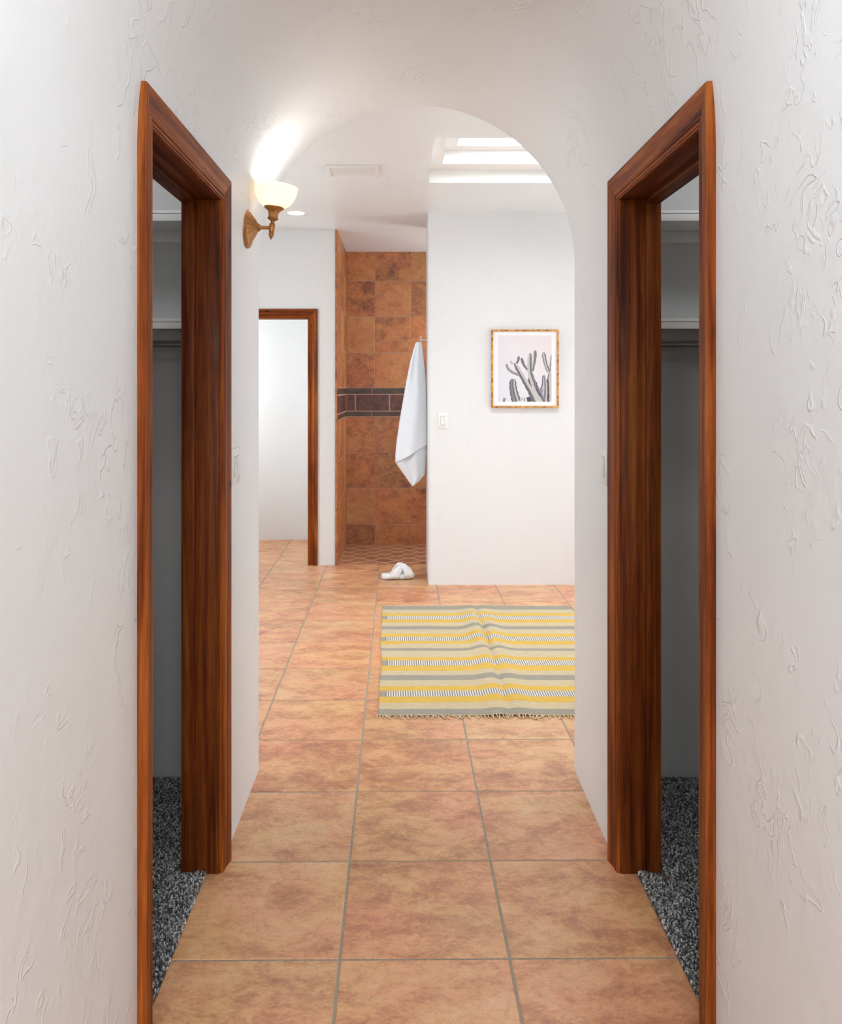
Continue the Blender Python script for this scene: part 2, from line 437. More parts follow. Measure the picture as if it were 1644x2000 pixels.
# left shower wall, facing +X : u along +Y
ul = [6.9205, 7.0, 7.34, 7.69, 8.04]
Ml = Matrix(((0, 0, 1, XL), (1, 0, 0, 0), (0, 1, 0, 0), (0, 0, 0, 1)))
tiled('wall_shower_left', tile_rects(ul, .12), Ml, [((0, 0, ZC), (0, 0, 1))], [ST, DT, MT, GS], gap=.006, h=.002, seed=33)
struct(boxes('trim_1', [(-.5855, XL+.0030, 6.903, 6.9195, 0, ZC-.001)], ST))          # tile edge strip
struct(boxes('wall_shower_right', [(1.301, 1.34, 6.83, 8.1, -.06, ZC)], PLB))

# ---- bathroom walls
bm = bmesh.new()
# picture wall with rounded left corners
r = .024; pts = []
for k in range(9):
    a = PI + PI/2*k/8; pts.append((.179+r+r*math.cos(a), 6.23+r+r*math.sin(a)))
pts += [(3.2, 6.23), (3.2, 6.83)]
for k in range(9):
    a = PI/2 + PI/2*k/8; pts.append((.179+r+r*math.cos(a), 6.83-r+r*math.sin(a)))
lo = [bm.verts.new((x, y, 0)) for x, y in pts]; hi = [bm.verts.new((x, y, ZC)) for x, y in pts]
for k in range(len(pts)): bm.faces.new((lo[k], lo[(k+1) % len(pts)], hi[(k+1) % len(pts)], hi[k]))
struct(new_obj('wall_back', bm, PLB, smooth=40))
struct(boxes('wall_door_surround', [(-.80, -.586, 6.92, 8.1, 0, ZC), (-2.6, -1.53, 6.92, 7.04, 0, ZC), (-1.53, -.80, 6.92, 7.04, 2.10, ZC)], PLB))
struct(boxes('wall_small_room', [(-2.6, -.8, 8.08, 8.16, 0, ZC)], PLB))
struct(boxes('wall_bath_left', [(-2.7, -2.6, YA, 8.16, 0, ZC)], PLB))
struct(boxes('wall_bath_right', [(3.2, 3.3, YA, 6.9, 0, ZC)], PLB))
# bathroom ceiling with the stepped skylight well
S = dict(x0=.157, x1=1.60, y0=4.376, y1=5.328)
bm = bmesh.new()
def cf(x0, x1, y0, y1, z=ZC): bm.faces.new([bm.verts.new(p) for p in ((x0, y0, z), (x0, y1, z), (x1, y1, z), (x1, y0, z))])
cf(-2.6, S['x0'], YA, 8.16); cf(S['x1'], 3.2, YA, 8.16); cf(S['x0'], S['x1'], YA, S['y0']); cf(S['x0'], S['x1'], S['y1'], 8.16)
struct(new_obj('ceiling_bathroom', bm, PLC))
bm = bmesh.new()
def ring(x0, x1, y0, y1, za, zb):
    P = [(x0, y0), (x1, y0), (x1, y1), (x0, y1)]
    for k in range(4):
        (xa, ya), (xb, yb) = P[k], P[(k+1) % 4]
        bm.faces.new([bm.verts.new(p) for p in ((xa, ya, za), (xb, yb, za), (xb, yb, zb), (xa, ya, zb))])
def ledge(a, b_, z):
    (x0, x1, y0, y1), (X0, X1, Y0, Y1) = a, b_
    for q in ((x0, x1, y0, Y0), (x0, x1, Y1, y1), (x0, X0, Y0, Y1), (X1, x1, Y0, Y1)):
        bm.faces.new([bm.verts.new(p) for p in ((q[0], q[2], z), (q[1], q[2], z), (q[1], q[3], z), (q[0], q[3], z))])
R1 = (S['x0'], S['x1'], S['y0'], S['y1']); R2 = (.240, 1.52, 4.47, 5.194); R3 = (.328, 1.43, 4.56, 5.10)
z1, z2, z3 = H0+1.4186, H0+1.506, 3.28
ring(*R1, ZC, z1); ledge(R1, R2, z1); ring(*R2, z1, z2); ledge(R2, R3, z2); ring(*R3, z2, z3)
struct(new_obj('ceiling_skylight_well', bm, plain('skylight_well_paint', (.86, .85, .83), .5)))
gl = NT('frosted_skylight_acrylic'); tr = gl.n('ShaderNodeBsdfTranslucent'); tr.inputs[0].default_value = (.97, .98, 1, 1)
tp = gl.n('ShaderNodeBsdfTransparent'); mx = gl.n('ShaderNodeMixShader'); mx.inputs[0].default_value = .5
gl.l(tr.outputs[0], mx.inputs[1]); gl.l(tp.outputs[0], mx.inputs[2]); gl.l(mx.outputs[0], gl.out.inputs[0])
sk = empty('window_1', (0, 0, 0)); struct(sk)
boxes('skylight_frame', [(.30, 1.46, 4.53, 4.575, 3.28, 3.32), (.30, 1.46, 5.085, 5.13, 3.28, 3.32), (.30, .345, 4.575, 5.085, 3.28, 3.32), (1.415, 1.46, 4.575, 5.085, 3.28, 3.32)], SHELF, sk)
bm = bmesh.new(); g = [[bm.verts.new((.335+1.09*i/12, 4.565+.53*j/8, 3.32+.10*math.sin(PI*i/12)**.6*math.sin(PI*j/8)**.6)) for j in range(9)] for i in range(13)]
for i in range(12):
    for j in range(8): bm.faces.new((g[i][j], g[i+1][j], g[i+1][j+1], g[i][j+1]))
new_obj('skylight_dome', bm, gl.m, sk, smooth=True)

# ---- bedroom behind the camera (out of view)
struct(boxes('wall_bedroom', [(-3, 3, -4.2, -4.1, 0, 2.83), (-3.1, -3, -4.2, YH, 0, 2.83), (3, 3.1, -4.2, YH, 0, 2.83),
      (-3, XL, YH-.02, YH, 0, 2.83), (XR, 3, YH-.02, YH, 0, 2.83), (XL, XR, YH-.02, YH, 2.706, 2.83)], PLA))
struct(boxes('ceiling_bedroom', [(-3, 3, -4.2, YH, 2.83, 2.9)], PLA))

# ================================================================= DOOR FRAMES
PROF = [(0, 0), (0, .018), (.0015, .0215), (.005, .0225), (.052, .0115), (.0535, .0095), (.0555, .0130), (.0595, .0135), (.0615, .0090),
        (.0645, .0085), (.0665, .0115), (.0705, .0115), (.0725, .0075), (.075, .0065), (.075, 0)]
def casing(side_fn, a0, a1, ztop, W=.075, legs=(0, 1), parent=None, mh=None):
    """side_fn(along, p, z) -> world point. a0,a1 outer edges along the wall, ztop outer top"""
    P = [(u*W/.075, p) for u, p in PROF]
    for lg in legs:
        bm = bmesh.new()
        A_ = lambda u: (a0+u) if lg == 0 else (a1-u)
        lo = [bm.verts.new(side_fn(A_(u), p, 0.0)) for u, p in P]; hi = [bm.verts.new(side_fn(A_(u), p, ztop-u)) for u, p in P]
        for k in range(len(P)-1): bm.faces.new((lo[k], lo[k+1], hi[k+1], hi[k]))
        bm.faces.new(lo); bm.faces.new(hi)
        bmesh.ops.recalc_face_normals(bm, faces=bm.faces)
        new_obj('side_casing', bm, WZ, parent)
    bm = bmesh.new()
    lo = [bm.verts.new(side_fn(a0+u, p, ztop-u)) for u, p in P]; hi = [bm.verts.new(side_fn(a1-u, p, ztop-u)) for u, p in P]
    for k in range(len(P)-1): bm.faces.new((lo[k], lo[k+1], hi[k+1], hi[k]))
    bm.faces.new(lo); bm.faces.new(hi)
    bmesh.ops.recalc_face_normals(bm, faces=bm.faces)
    new_obj('head_casing', bm, mh, parent)
C0, C1, CT = 1.752, 2.606, 2.156
J0, J1, JT = 1.832, 2.526, 2.080
for side, nm, xw, xo, st in ((-1, 'door_1', XL, -.686, (-.645, -.6855)), (1, 'door_2', XR, .788, (.742, .7875))):
    e = struct(empty(nm, (xw, (C0+C1)/2, 0)))
    off = Vector(e.location)
    def sf(a, p, z, s=side, xw=xw): return Vector((xw - s*p, a, z)) - off
    casing(sf, C0, C1, CT, parent=e, mh=WY)
    xa, xb = sorted((xw+side*.0005, xo))
    def jb(name, lst, mat, bev=.0012):
        return boxes(name, [(a-off.x, b-off.x, c-off.y, d-off.y, f, g) for a, b, c, d, f, g in lst], mat, e, bev)
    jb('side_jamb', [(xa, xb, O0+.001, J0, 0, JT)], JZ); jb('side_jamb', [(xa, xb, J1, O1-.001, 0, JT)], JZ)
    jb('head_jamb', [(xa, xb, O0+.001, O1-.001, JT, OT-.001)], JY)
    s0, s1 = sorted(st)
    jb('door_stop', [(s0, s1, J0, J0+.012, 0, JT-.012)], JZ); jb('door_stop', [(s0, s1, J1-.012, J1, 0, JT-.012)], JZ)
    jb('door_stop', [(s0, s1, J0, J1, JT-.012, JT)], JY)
e = struct(empty('door_3', (-1.15, 6.92, 0))); off = Vector(e.location)
def sf3(a, p, z): return Vector((a, 6.92-p*.8, z)) - off
casing(sf3, -1.597, -.733, 2.164, W=.068, parent=e, mh=WX)
def jb3(name, b, mat): return boxes(name, [(b[0]-off.x, b[1]-off.x, b[2]-off.y, b[3]-off.y, b[4], b[5])], mat, e, .001)
jb3('side_jamb', (-.818, -.8005, 6.9205, 7.04, 0, 2.083), WZ); jb3('side_jamb', (-1.53, -1.512, 6.9205, 7.04, 0, 2.083), WZ)
jb3('head_jamb', (-1.53, -.8005, 6.9205, 7.04, 2.083, 2.0995), WX)

# ================================================================= OBJECTS
def wall_switch(name, gangs, M, label, group=None):
    W = .070 + .046*(gangs-1); Hh = .120
    root = empty(name); root.matrix_world = M
    bm = bmesh.new(); P = []
    # bevelled plate with rectangular rocker holes left as recessed frames
    box(bm, -W/2, W/2, -Hh/2, Hh/2, 0, .006, bev=.0025)
    new_obj('cover_plate', bm, WHITE, root, smooth=35)
    for g_ in range(gangs):
        cx = (g_-(gangs-1)/2)*.046
        bm = bmesh.new(); box(bm, cx-.0175, cx+.0175, -.0345, .0345, .0055, .0066)
        new_obj('rocker_surround', bm, plain('switch_gap_grey', (.35, .35, .34), .6) if g_ == 0 and 'switch_gap_grey' not in bpy.data.materials else bpy.data.materials['switch_gap_grey'], root)
        bm = bmesh.new()
        pr = [(-.032, .0115), (0, .0085), (.032, .0072)]
        top = [[bm.verts.new((cx+sx*.0155, y, z)) for sx in (-1, 1)] for y, z in pr]
        bot = [[bm.verts.new((cx+sx*.0155, y, .005)) for sx in (-1, 1)] for y, z in pr]
        for k in range(2):
            bm.faces.new((top[k][0], top[k][1], top[k+1][1], top[k+1][0]))
            for s_ in (0, 1): bm.faces.new((top[k][s_], top[k+1][s_], bot[k+1][s_], bot[k][s_]))
        bm.faces.new((top[0][0], top[0][1], bot[0][1], bot[0][0])); bm.faces.new((top[2][0], top[2][1], bot[2][1], bot[2][0]))
        bmesh.ops.recalc_face_normals(bm, faces=bm.faces)
        new_obj('rocker', bm, plain('rocker_plastic', (.74, .73, .71), .3), root)
    return tag(root, label, 'light switch', group)
def frame(origin, u, v):
    u, v = Vector(u), Vector(v); w_ = u.cross(v)
    m = Matrix.Identity(4)
    for i in range(3): m[i][0], m[i][1], m[i][2], m[i][3] = u[i], v[i], w_[i], origin[i]
    return m
wall_switch('light_switch', 2, frame((XL, 2.758, 1.236), (0, 1, 0), (0, 0, 1)), 'white double rocker switch beside the left closet casing, below the gold sconce')
wall_switch('light_switch', 1, frame((XR, 2.722, 1.236), (0, -1, 0), (0, 0, 1)), 'white rocker switch on the right hall wall tight against the closet casing')
wall_switch('light_switch', 1, frame((.290, 6.23, 1.249), (1, 0, 0), (0, 0, 1)), 'small white single rocker switch on bathroom wall left of the cactus picture')

# ---- closet shelves and rods
def shelf(side, x0, x1, ztop, label, grp):
    root = empty('closet_shelf', ((x0+x1)/2, 3.0, ztop))
    a, b_ = -(x1-x0)/2, (x1-x0)/2
    boxes('shelf_board', [(a, b_, -.145, .1385, -.018, 0)], SHELF, root, .0015)
    boxes('front_lip', [(a, b_, -.160, -.145, -.036, 0)], SHELF, root, .0015)
    boxes('lip_bead', [(a, b_, -.163, -.1605, -.009, 0)], SHELF, root)
    boxes('cleat', [(a, b_, .120, .1385, -.060, -.0185)], SHELF, root, .001)
    return tag(root, label, 'shelf', grp)
def rod(x0, x1, label, grp):
    root = empty('clothes_rod', ((x0+x1)/2, 2.95, 1.655)); h = (x1-x0)/2
    bm = bmesh.new(); tube(bm, [(-h+.004, 0, 0), (h-.004, 0, 0)], .0115, 24); new_obj('rod_bar', bm, STEEL, root, smooth=40)
    for s_ in (-1, 1):
        bm = bmesh.new(); tube(bm, [(s_*h, 0, 0), (s_*(h-.004), 0, 0)], .028, 24)
        tube(bm, [(s_*(h-.003), 0, 0), (s_*(h-.02), 0, 0)], .016, 24); new_obj('rod_socket', bm, STEEL, root, smooth=40)
    return tag(root, label, 'clothes rod', grp)
G = 'closet shelves on the end walls'
shelf(-1, -1.949, -.705, H0+346*2.84/F, 'upper white shelf inside the left closet, with nothing hanging under it', G)
shelf(-1, -1.949, -.705, H0+135*2.84/F, 'lower white shelf inside the left closet, above the clothes rod', G)
shelf(1, .805, 2.049, H0+346*2.84/F, 'upper white shelf inside the right closet, with nothing hanging under it', G)
shelf(1, .805, 2.049, H0+135*2.84/F, 'lower white shelf inside the right closet, above the clothes rod', G)
rod(-1.949, -.705, 'grey metal clothes rod under the lower shelf of the left closet', 'closet clothes rods')
rod(.805, 2.049, 'grey metal clothes rod under the lower shelf of the right closet', 'closet clothes rods')

# ---- carpets (cut pile, real tufts)
cp = NT('grey_carpet_pile'); at = cp.n('ShaderNodeAttribute', attribute_name='tone')
sp_ = cp.n('ShaderNodeSeparateColor'); cp.l(at.outputs['Color'], sp_.inputs[0])
cp.set(Base_Color=cp.ramp(sp_.outputs[0], [(0, (.06, .06, .06)), (.3, (.16, .16, .16)), (.6, (.40, .398, .39)), (1, (.82, .81, .79))]), Roughness=.95, Specular_IOR_Level=.1)
CARP = cp.m
def carpet(x0, x1, nm_label, sd):
    rnd = random.Random(sd); bm = bmesh.new(); cl = bm.loops.layers.float_color.new('tone')
    f = bm.faces.new([bm.verts.new(p) for p in ((x0, 1.02, .003), (x1, 1.02, .003), (x1, 3.138, .003), (x0, 3.138, .003))])
    for lp in f.loops: lp[cl] = (.05, .05, .05, 1)
    inner = x0 if x0 > 0 else x1; s_ = 1 if x0 > 0 else -1
    d = .0047
    ny = int((3.136-1.86)/d)
    for j in range(ny):
        y = 1.86 + j*d
        # only as deep as the doorway lets one look, plus a margin for a side step
        xmax = min(.42 if y < 2.6 else .50, .62)
        xstart = 0 if (J0 < y < J1) else (.095 if s_ < 0 else .085)
        nx = int((xmax-xstart)/d)
        for i in range(nx):
            x = inner + s_*(xstart + i*d + rnd.uniform(0, d)); yy = y + rnd.uniform(-d, d)*.6
            if yy > 3.134: continue
            h = .010 + rnd.uniform(-.002, .003); lx, ly = rnd.uniform(-.004, .004), rnd.uniform(-.004, .004)
            r_ = rnd.uniform(.0022, .0034); a0 = rnd.uniform(0, 2*PI)
            t_ = rnd.random()**1.25
            col = (t_, t_, t_, 1)
            tw = .6
            base = [bm.verts.new((x+r_*.8*math.cos(a0+k*2.094), yy+r_*.8*math.sin(a0+k*2.094), .003)) for k in range(3)]
            top = [bm.verts.new((x+lx+r_*math.cos(a0+tw+k*2.094), yy+ly+r_*math.sin(a0+tw+k*2.094), .003+h*rnd.uniform(.7, 1))) for k in range(3)]
            fs = [bm.faces.new((base[k], base[(k+1) % 3], top[(k+1) % 3], top[k])) for k in range(3)] + [bm.faces.new(top)]
            for f in fs:
                for lp in f.loops: lp[cl] = col
    o = new_obj('carpet', bm, CARP)
    return tag(o, nm_label, 'carpet', kind='stuff')
carpet(-1.948, -.611, 'speckled grey cut-pile carpet inside the left closet', 3)
carpet(.717, 2.048, 'speckled grey cut-pile carpet inside the right closet', 4)

# ---- wall sconce
YS, ZS = 2.955, H0+.577
root = empty('wall_sconce', (XL, YS, ZS))
Mx = Matrix.Rotation(PI/2, 4, 'Y')       # local z -> +X (out of the wall)
bm = bmesh.new()
prof = [(.0001, .050), (.010, .050), (.014, .047), (.016, .042), (.022, .039), (.030, .034), (.040, .027), (.050, .019), (.058, .0135), (.061, .0125), (.063, .0145), (.067, .0145), (.069, .012), (.073, .010), (.0745, .006), (.0745, .0005)]
def fl1(i, a): return 1 + (.030*math.cos(20*a) if 3 <= i <= 8 else 0)
lathe(bm, prof[::-1], 160, Mx, lambda i, a: fl1(len(prof)-1-i, a))
bmesh.ops.recalc_face_normals(bm, faces=bm.faces)
new_obj('backplate', bm, BRONZE, root, smooth=50)
AX = .094
bm = bmesh.new()
tube(bm, [(.048, 0, 0), (.054, 0, 0)], .0105, 24); tube(bm, [(.05, 0, 0), (AX, 0, 0)], .0065, 20)
new_obj('arm', bm, BRONZE, root, smooth=40)
tilt = Matrix.Translation((AX, 0, 0)) @ Matrix.Rotation(math.radians(6), 4, 'Y')
bm = bmesh.new()
lathe(bm, [(.0001, -.016), (.0095, -.016), (.0105, -.013), (.0105, .012), (.009, .016), (.0065, .018), (.0065, .022), (.012, .026), (.020, .031), (.0205, .034), (.0175, .036)], 40, tilt)
lathe(bm, [(.0175, .036), (.017, .042), (.0172, .050), (.020, .058), (.026, .064), (.0335, .069)], 144, tilt, lambda i, a: 1+.028*math.cos(24*a))
lathe(bm, [(.0335, .069), (.036, .071), (.036, .074), (.030, .0735), (.012, .072)], 48, tilt)
new_obj('glass_holder', bm, BRONZE, root, smooth=50)
bm = bmesh.new()
lathe(bm, [(.0001, -.044), (.0025, -.041), (.0075, -.032), (.0105, -.024), (.0105, -.021), (.007, -.018), (.006, -.015)], 32, tilt)
new_obj('finial', bm, BRONZE, root, smooth=50)
# shade: alabaster-like glass, lit
gs = NT('cream_alabaster_glass')
tr = gs.n('ShaderNodeBsdfTranslucent'); tr.inputs[0].default_value = (1.0, .91, .77, 1)
df = gs.b; gs.set(Base_Color=(.92, .84, .70), Roughness=.25)
em = gs.n('ShaderNodeEmission'); em.inputs[0].default_value = (1.0, .88, .70, 1); em.inputs[1].default_value = .12
m1 = gs.n('ShaderNodeMixShader'); m1.inputs[0].default_value = .55; gs.l(df.outputs[0], m1.inputs[1]); gs.l(tr.outputs[0], m1.inputs[2])
ad = gs.n('ShaderNodeAddShader'); gs.l(m1.outputs[0], ad.inputs[0]); gs.l(em.outputs[0], ad.inputs[1]); gt_ = gs.n('ShaderNodeBsdfTransparent'); m2 = gs.n('ShaderNodeMixShader'); m2.inputs[0].default_value = .16; gs.l(ad.outputs[0], m2.inputs[1]); gs.l(gt_.outputs[0], m2.inputs[2]); gs.l(m2.outputs[0], gs.out.inputs[0])
bm = bmesh.new()
out = []
for k in range(17):
    t = k/16; a = PI/2*t
    out.append((.026+.052*math.sin(a)**.92, .072+.078*(1-math.cos(a))**.88))
inn = [(r_-.0025, z_+.0008) for r_, z_ in out[::-1]]
inn[0] = (out[-1][0]-.0022, out[-1][1])
lathe(bm, out+inn, 64, tilt)
bmesh.ops.recalc_face_normals(bm, faces=bm.faces)
new_obj('glass_shade', bm, gs.m, root, smooth=60)
bl = NT('lit_bulb'); e_ = bl.n('ShaderNodeEmission'); e_.inputs[0].default_value = (1, .86, .64, 1); e_.inputs[1].default_value = 3.0; bl.l(e_.outputs[0], bl.out.inputs[0])
bm = bmesh.new()
lathe(bm, [(.0001, .140), (.012, .138), (.021, .132), (.027, .123), (.029, .113), (.027, .103), (.020, .094), (.011, .086), (.010, .076)], 32, tilt)
new_obj('bulb', bm, bl.m, root, smooth=True)
bm = bmesh.new()
lathe(bm, [(.0001, .171), (.002, .170), (.0028, .166), (.002, .162), (.0014, .160), (.0014, .137)], 16, tilt)
new_obj('bulb_tip', bm, plain('clear_tip', (.95, .93, .9), .2), root, smooth=True)
tag(root, 'antique gold wall sconce with glowing cream glass bowl, left hall wall', 'wall lamp')
# light leaving the open mouth of the bowl
sl = area('sconce_bowl_light', (0, 0, 0), (0, 0, 0), .11, .11, .46, (1, .965, .92)); sl.data.shape = 'DISK'
sl.matrix_world = Matrix.Translation((XL, YS, ZS)) @ tilt @ Matrix.Translation((0, 0, .149)) @ Matrix.Rotation(PI, 4, 'X')

# ---- ceiling vent
root = empty('ceiling_vent', (-.316, 5.018, ZC))
boxes('vent_frame', [(-.155, .155, -.122, -.104, -.014, 0), (-.155, .155, .104, .122, -.014, 0), (-.155, -.137, -.104, .104, -.014, 0), (.137, .155, -.104, .104, -.014, 0)], WHITE, root, .002)
boxes('vent_grille', [(-.137, .137, -.104+.0145*i, -.104+.0145*i+.011, -.009, -.004) for i in range(15)], WHITE, root)
tag(root, 'white rectangular vent cover on the bathroom ceiling left of the skylight', 'ceiling vent')
# ---- recessed light
root = empty('recessed_light', (-.826, 6.23, ZC))
bm = bmesh.new(); lathe(bm, [(.062, -.001), (.064, -.006), (.080, -.005), (.088, -.001), (.088, 0)], 48); new_obj('trim_ring', bm, WHITE, root, smooth=40)
el = NT('lit_recessed_lens'); e_ = el.n('ShaderNodeEmission'); e_.inputs[0].default_value = (1, .98, .95, 1); e_.inputs[1].default_value = 9; el.l(e_.outputs[0], el.out.inputs[0])
bm = bmesh.new(); lathe(bm, [(.0001, -.010), (.03, -.009), (.055, -.006), (.063, -.002)], 40); new_obj('lens', bm, el.m, root, smooth=True)
tag(root, 'round lit recessed light in the bathroom ceiling, seen just beside the sconce bowl', 'ceiling light')

# ---- framed picture
YP = 6.23
def px(x, y, Y): return ((x-CX)*Y/F, H0+(CY-y)*Y/F)
xa, zt_ = px(958.8, 644, YP); xb, zb_ = px(1089.7, 796, YP)
root = empty('framed_picture', ((xa+xb)/2, YP, (zt_+zb_)/2)); hw, hh = (xb-xa)/2, (zt_-zb_)/2
gt = NT('gold_bamboo_frame'); nn = gt.noise(gt.co((9, 9, 9)), 3.2, 4, .7)
gt.set(Base_Color=gt.ramp(nn.outputs[0], [(.38, (.22, .075, .012)), (.47, (.52, .23, .05)), (.62, (.72, .38, .11))]), Roughness=.35, Metallic=.2)
bm = bmesh.new(); fw = .0145
for (a, b_, c, d) in ((-hw, hw, hh-fw, hh), (-hw, hw, -hh, -hh+fw), (-hw, -hw+fw, -hh+fw, hh-fw), (hw-fw, hw, -hh+fw, hh-fw)): box(bm, a, b_, -.032, -.001, c, d, bev=.0025)
new_obj('frame', bm, gt.m, root, smooth=35)
bm = bmesh.new(); box(bm, -hw+fw-.001, hw-fw+.001, -.022, -.018, -hh+fw-.001, hh-fw+.001); new_obj('mat_board', bm, plain('white_mat_board', (.84, .84, .85), .7), root)
# cactus print (flat print: sky plus ridged cactus strips)
t = NT('print_sky'); g0 = t.n('ShaderNodeTexCoord'); sx = t.n('ShaderNodeSeparateXYZ'); t.l(g0.outputs['Generated'], sx.inputs[0])
mr = t.math('ADD', t.math('MULTIPLY', sx.outputs[0], .6), t.math('MULTIPLY', sx.outputs[2], .4))
t.set(Base_Color=t.ramp(mr, [(.1, (.66, .66, .71)), (.5, (.72, .68, .70)), (.95, (.74, .66, .67))]), Roughness=.7); SKYP = t.m
mats = [SKYP, plain('print_grey_green', (.13, .14, .145), .7), plain('print_pale_stem', (.50, .47, .45), .7), plain('print_mid_stem', (.23, .21, .215), .7), plain('print_dark_stem', (.07, .06, .09), .7)]
cxp, czp = root.location.x, root.location.z
bm = bmesh.new()
def pc(u, v):
    x, z = px(920+.13382*u, 600+.13382*v, YP); return x-cxp, z-czp
p0 = pc(385, 415); p1 = pc(1165, 1380)
f = bm.faces.new([bm.verts.new(q) for q in ((p0[0], -.0225, p1[1]), (p1[0], -.0225, p1[1]), (p1[0], -.0225, p0[1]), (p0[0], -.0225, p0[1]))])
lay = [0]
def strip(pts, w0, w1, lanes=(1, 2, 3), cap=True):
    lay[0] += 1; yy = -.0226-.00004*lay[0]
    # densify
    P = []
    for i in range(len(pts)-1):
        for k in range(6):
            t_ = k/6; P.append((pts[i][0]*(1-t_)+pts[i+1][0]*t_, pts[i][1]*(1-t_)+pts[i+1][1]*t_))
    P.append(pts[-1]); n_ = len(P)
    for it in range(3): P = [P[0]] + [((P[i-1][0]+2*P[i][0]+P[i+1][0])/4, (P[i-1][1]+2*P[i][1]+P[i+1][1])/4) for i in range(1, n_-1)] + [P[-1]]
    rows_ = []
    for i, (u, v) in enumerate(P):
        a, b_ = P[max(0, i-1)], P[min(n_-1, i+1)]
        dx, dy = b_[0]-a[0], b_[1]-a[1]; L_ = math.hypot(dx, dy) or 1; nx_, ny_ = -dy/L_, dx/L_
        w_ = (w0+(w1-w0)*i/(n_-1))*1.3
        if cap: w_ *= min(1, .35+.65*math.sqrt(min(1, i/2.2)))
        w_ *= 1+.09*math.sin(i*1.7+lay[0])
        row = []
        for k in range(len(lanes)+1):
            s_ = (k/len(lanes)-.5)*w_
            uu = min(1165, max(385, u+nx_*s_)); vv = min(1380, v+ny_*s_)
            q = pc(uu, vv); row.append(bm.verts.new((q[0], yy, q[1])))
        rows_.append(row)
    for i in range(n_-1):
        for k in range(len(lanes)):
            try:
                f = bm.faces.new((rows_[i][k], rows_[i][k+1], rows_[i+1][k+1], rows_[i+1][k])); f.material_index = lanes[k]
            except ValueError: pass
strip([(840, 1020), (850, 1110), (865, 1200)], 34, 34, (4, 1))
strip([(1160, 690), (1145, 800), (1135, 950)], 14, 30, (3, 2))
strip([(1140, 930), (1138, 1150), (1140, 1380)], 50, 52, (2, 2, 3))
strip([(1045, 660), (1070, 800), (1120, 950)], 46, 40, (1, 2, 3))
strip([(1095, 1050), (1100, 1200), (1095, 1380)], 34, 60, (4, 3))
strip([(1055, 990), (1055, 1120), (1000, 1260), (985, 1290)], 44, 28, (1, 2, 4))
strip([(1062, 1000), (1075, 1180), (1060, 1380)], 36, 60, (2, 1, 2))
strip([(605, 1045), (600, 1150), (625, 1280), (655, 1380)], 70, 105, (1, 2, 1, 3, 1))
strip([(625, 815), (720, 980), (800, 1120), (880, 1260), (935, 1380)], 44, 78, (2, 2, 1, 1))
strip([(508, 825), (530, 900), (600, 955), (690, 990)], 24, 26, (1, 2, 4))
strip([(580, 785), (572, 800), (600, 830)], 16, 14, (2, 3))
strip([(690, 720), (678, 780), (655, 825)], 34, 22, (1, 3))
strip([(725, 742), (755, 840), (825, 930)], 36, 22, (1, 1, 3))
strip([(925, 632), (920, 760), (890, 930)], 50, 26, (3, 1, 2))
strip([(853, 670), (845, 820), (850, 960), (900, 1100), (965, 1240), (1040, 1380)], 46, 74, (3, 1, 2, 2))
strip([(910, 1090), (950, 1200), (1010, 1300)], 20, 26, (1, 4))
strip([(482, 1320), (470, 1380)], 20, 26, (4, 2, 4), False); strip([(825, 1310), (845, 1380)], 40, 50, (4, 4), False)
strip([(942, 1095), (940, 1170)], 22, 18, (4, 3), False); strip([(728, 1315), (745, 1360)], 12, 14, (2, 3), False); strip([(770, 1320), (772, 1378)], 10, 12, (3, 3), False)
new_obj('cactus_print', bm, mats, root)
tag(root, 'framed pale pink cactus print in thin gold frame on the bathroom wall', 'picture')

# ---- rug
def Zf(y): return F*H0/(y-CY)
ct = [125, 150, 175, 193, 218, 240, 265, 287, 318, 340, 367, 393, 420, 437, 482, 505, 540, 577, 608, 643, 685, 718, 758, 800, 845, 887]
kinds = 'GBYTYBGBYTYBGBYTYBGBYTYBG'
yl = [Zf(1150+.28*c) for c in ct]           # far -> near
X0, X1 = -.138, 1.135
def rugz(x, y):
    u = x-(.488+.004*math.sin(3*y))
    amp = .55+.45*math.sin(2.1*y+.6)**2
    h = .024*amp*math.exp(-((u+.05)/.055)**2) + .019*amp*math.exp(-((u-.05)/.055)**2)
    h -= .015*amp*math.exp(-(u/.016)**2); h *= .35+.65*sm((y-3.75)/.3)*sm((5.59-y)/.15)
    h += .006*math.exp(-((y-4.75)/.05)**2)*sm((.55-x)/.4)*sm((x+.14)/.2)
    h += .0015*(noise.noise(Vector((x*5, y*5, 0)))+.6)
    return .003 + max(0, h)
NX = 210
bm = bmesh.new(); prev = None
mi = {'G': 0, 'B': 1, 'Y': 2}
for si in range(len(kinds)):
    ya, yb = yl[si], yl[si+1]; nsub = max(2, int((ya-yb)/.014))
    for k in range(nsub+(1 if si == len(kinds)-1 else 0)):
        y = ya+(yb-ya)*k/nsub
        row = []
        for i in range(NX+1):
            tx = i/NX
            xl_ = X0 + .012*noise.noise(Vector((0, y*2.3, 3.3))) + (.014*sm((4.9-y)/1.0)) - .012*sm((y-5.0)/.6)
            x = xl_+(X1-xl_)*tx
            yy = y + .006*noise.noise(Vector((x*2.5, y*1.1, 9)))
            row.append(bm.verts.new((x, yy, rugz(x, yy))))
        if prev:
            kd = prevkind
            for i in range(NX):
                f = bm.faces.new((prev[i], row[i], row[i+1], prev[i+1]))
                if kd == 'T': f.material_index = 0 if i < 5 else (3 if i % 2 else 4)
                else: f.material_index = mi[kd]
        prev = row; prevkind = kinds[si]
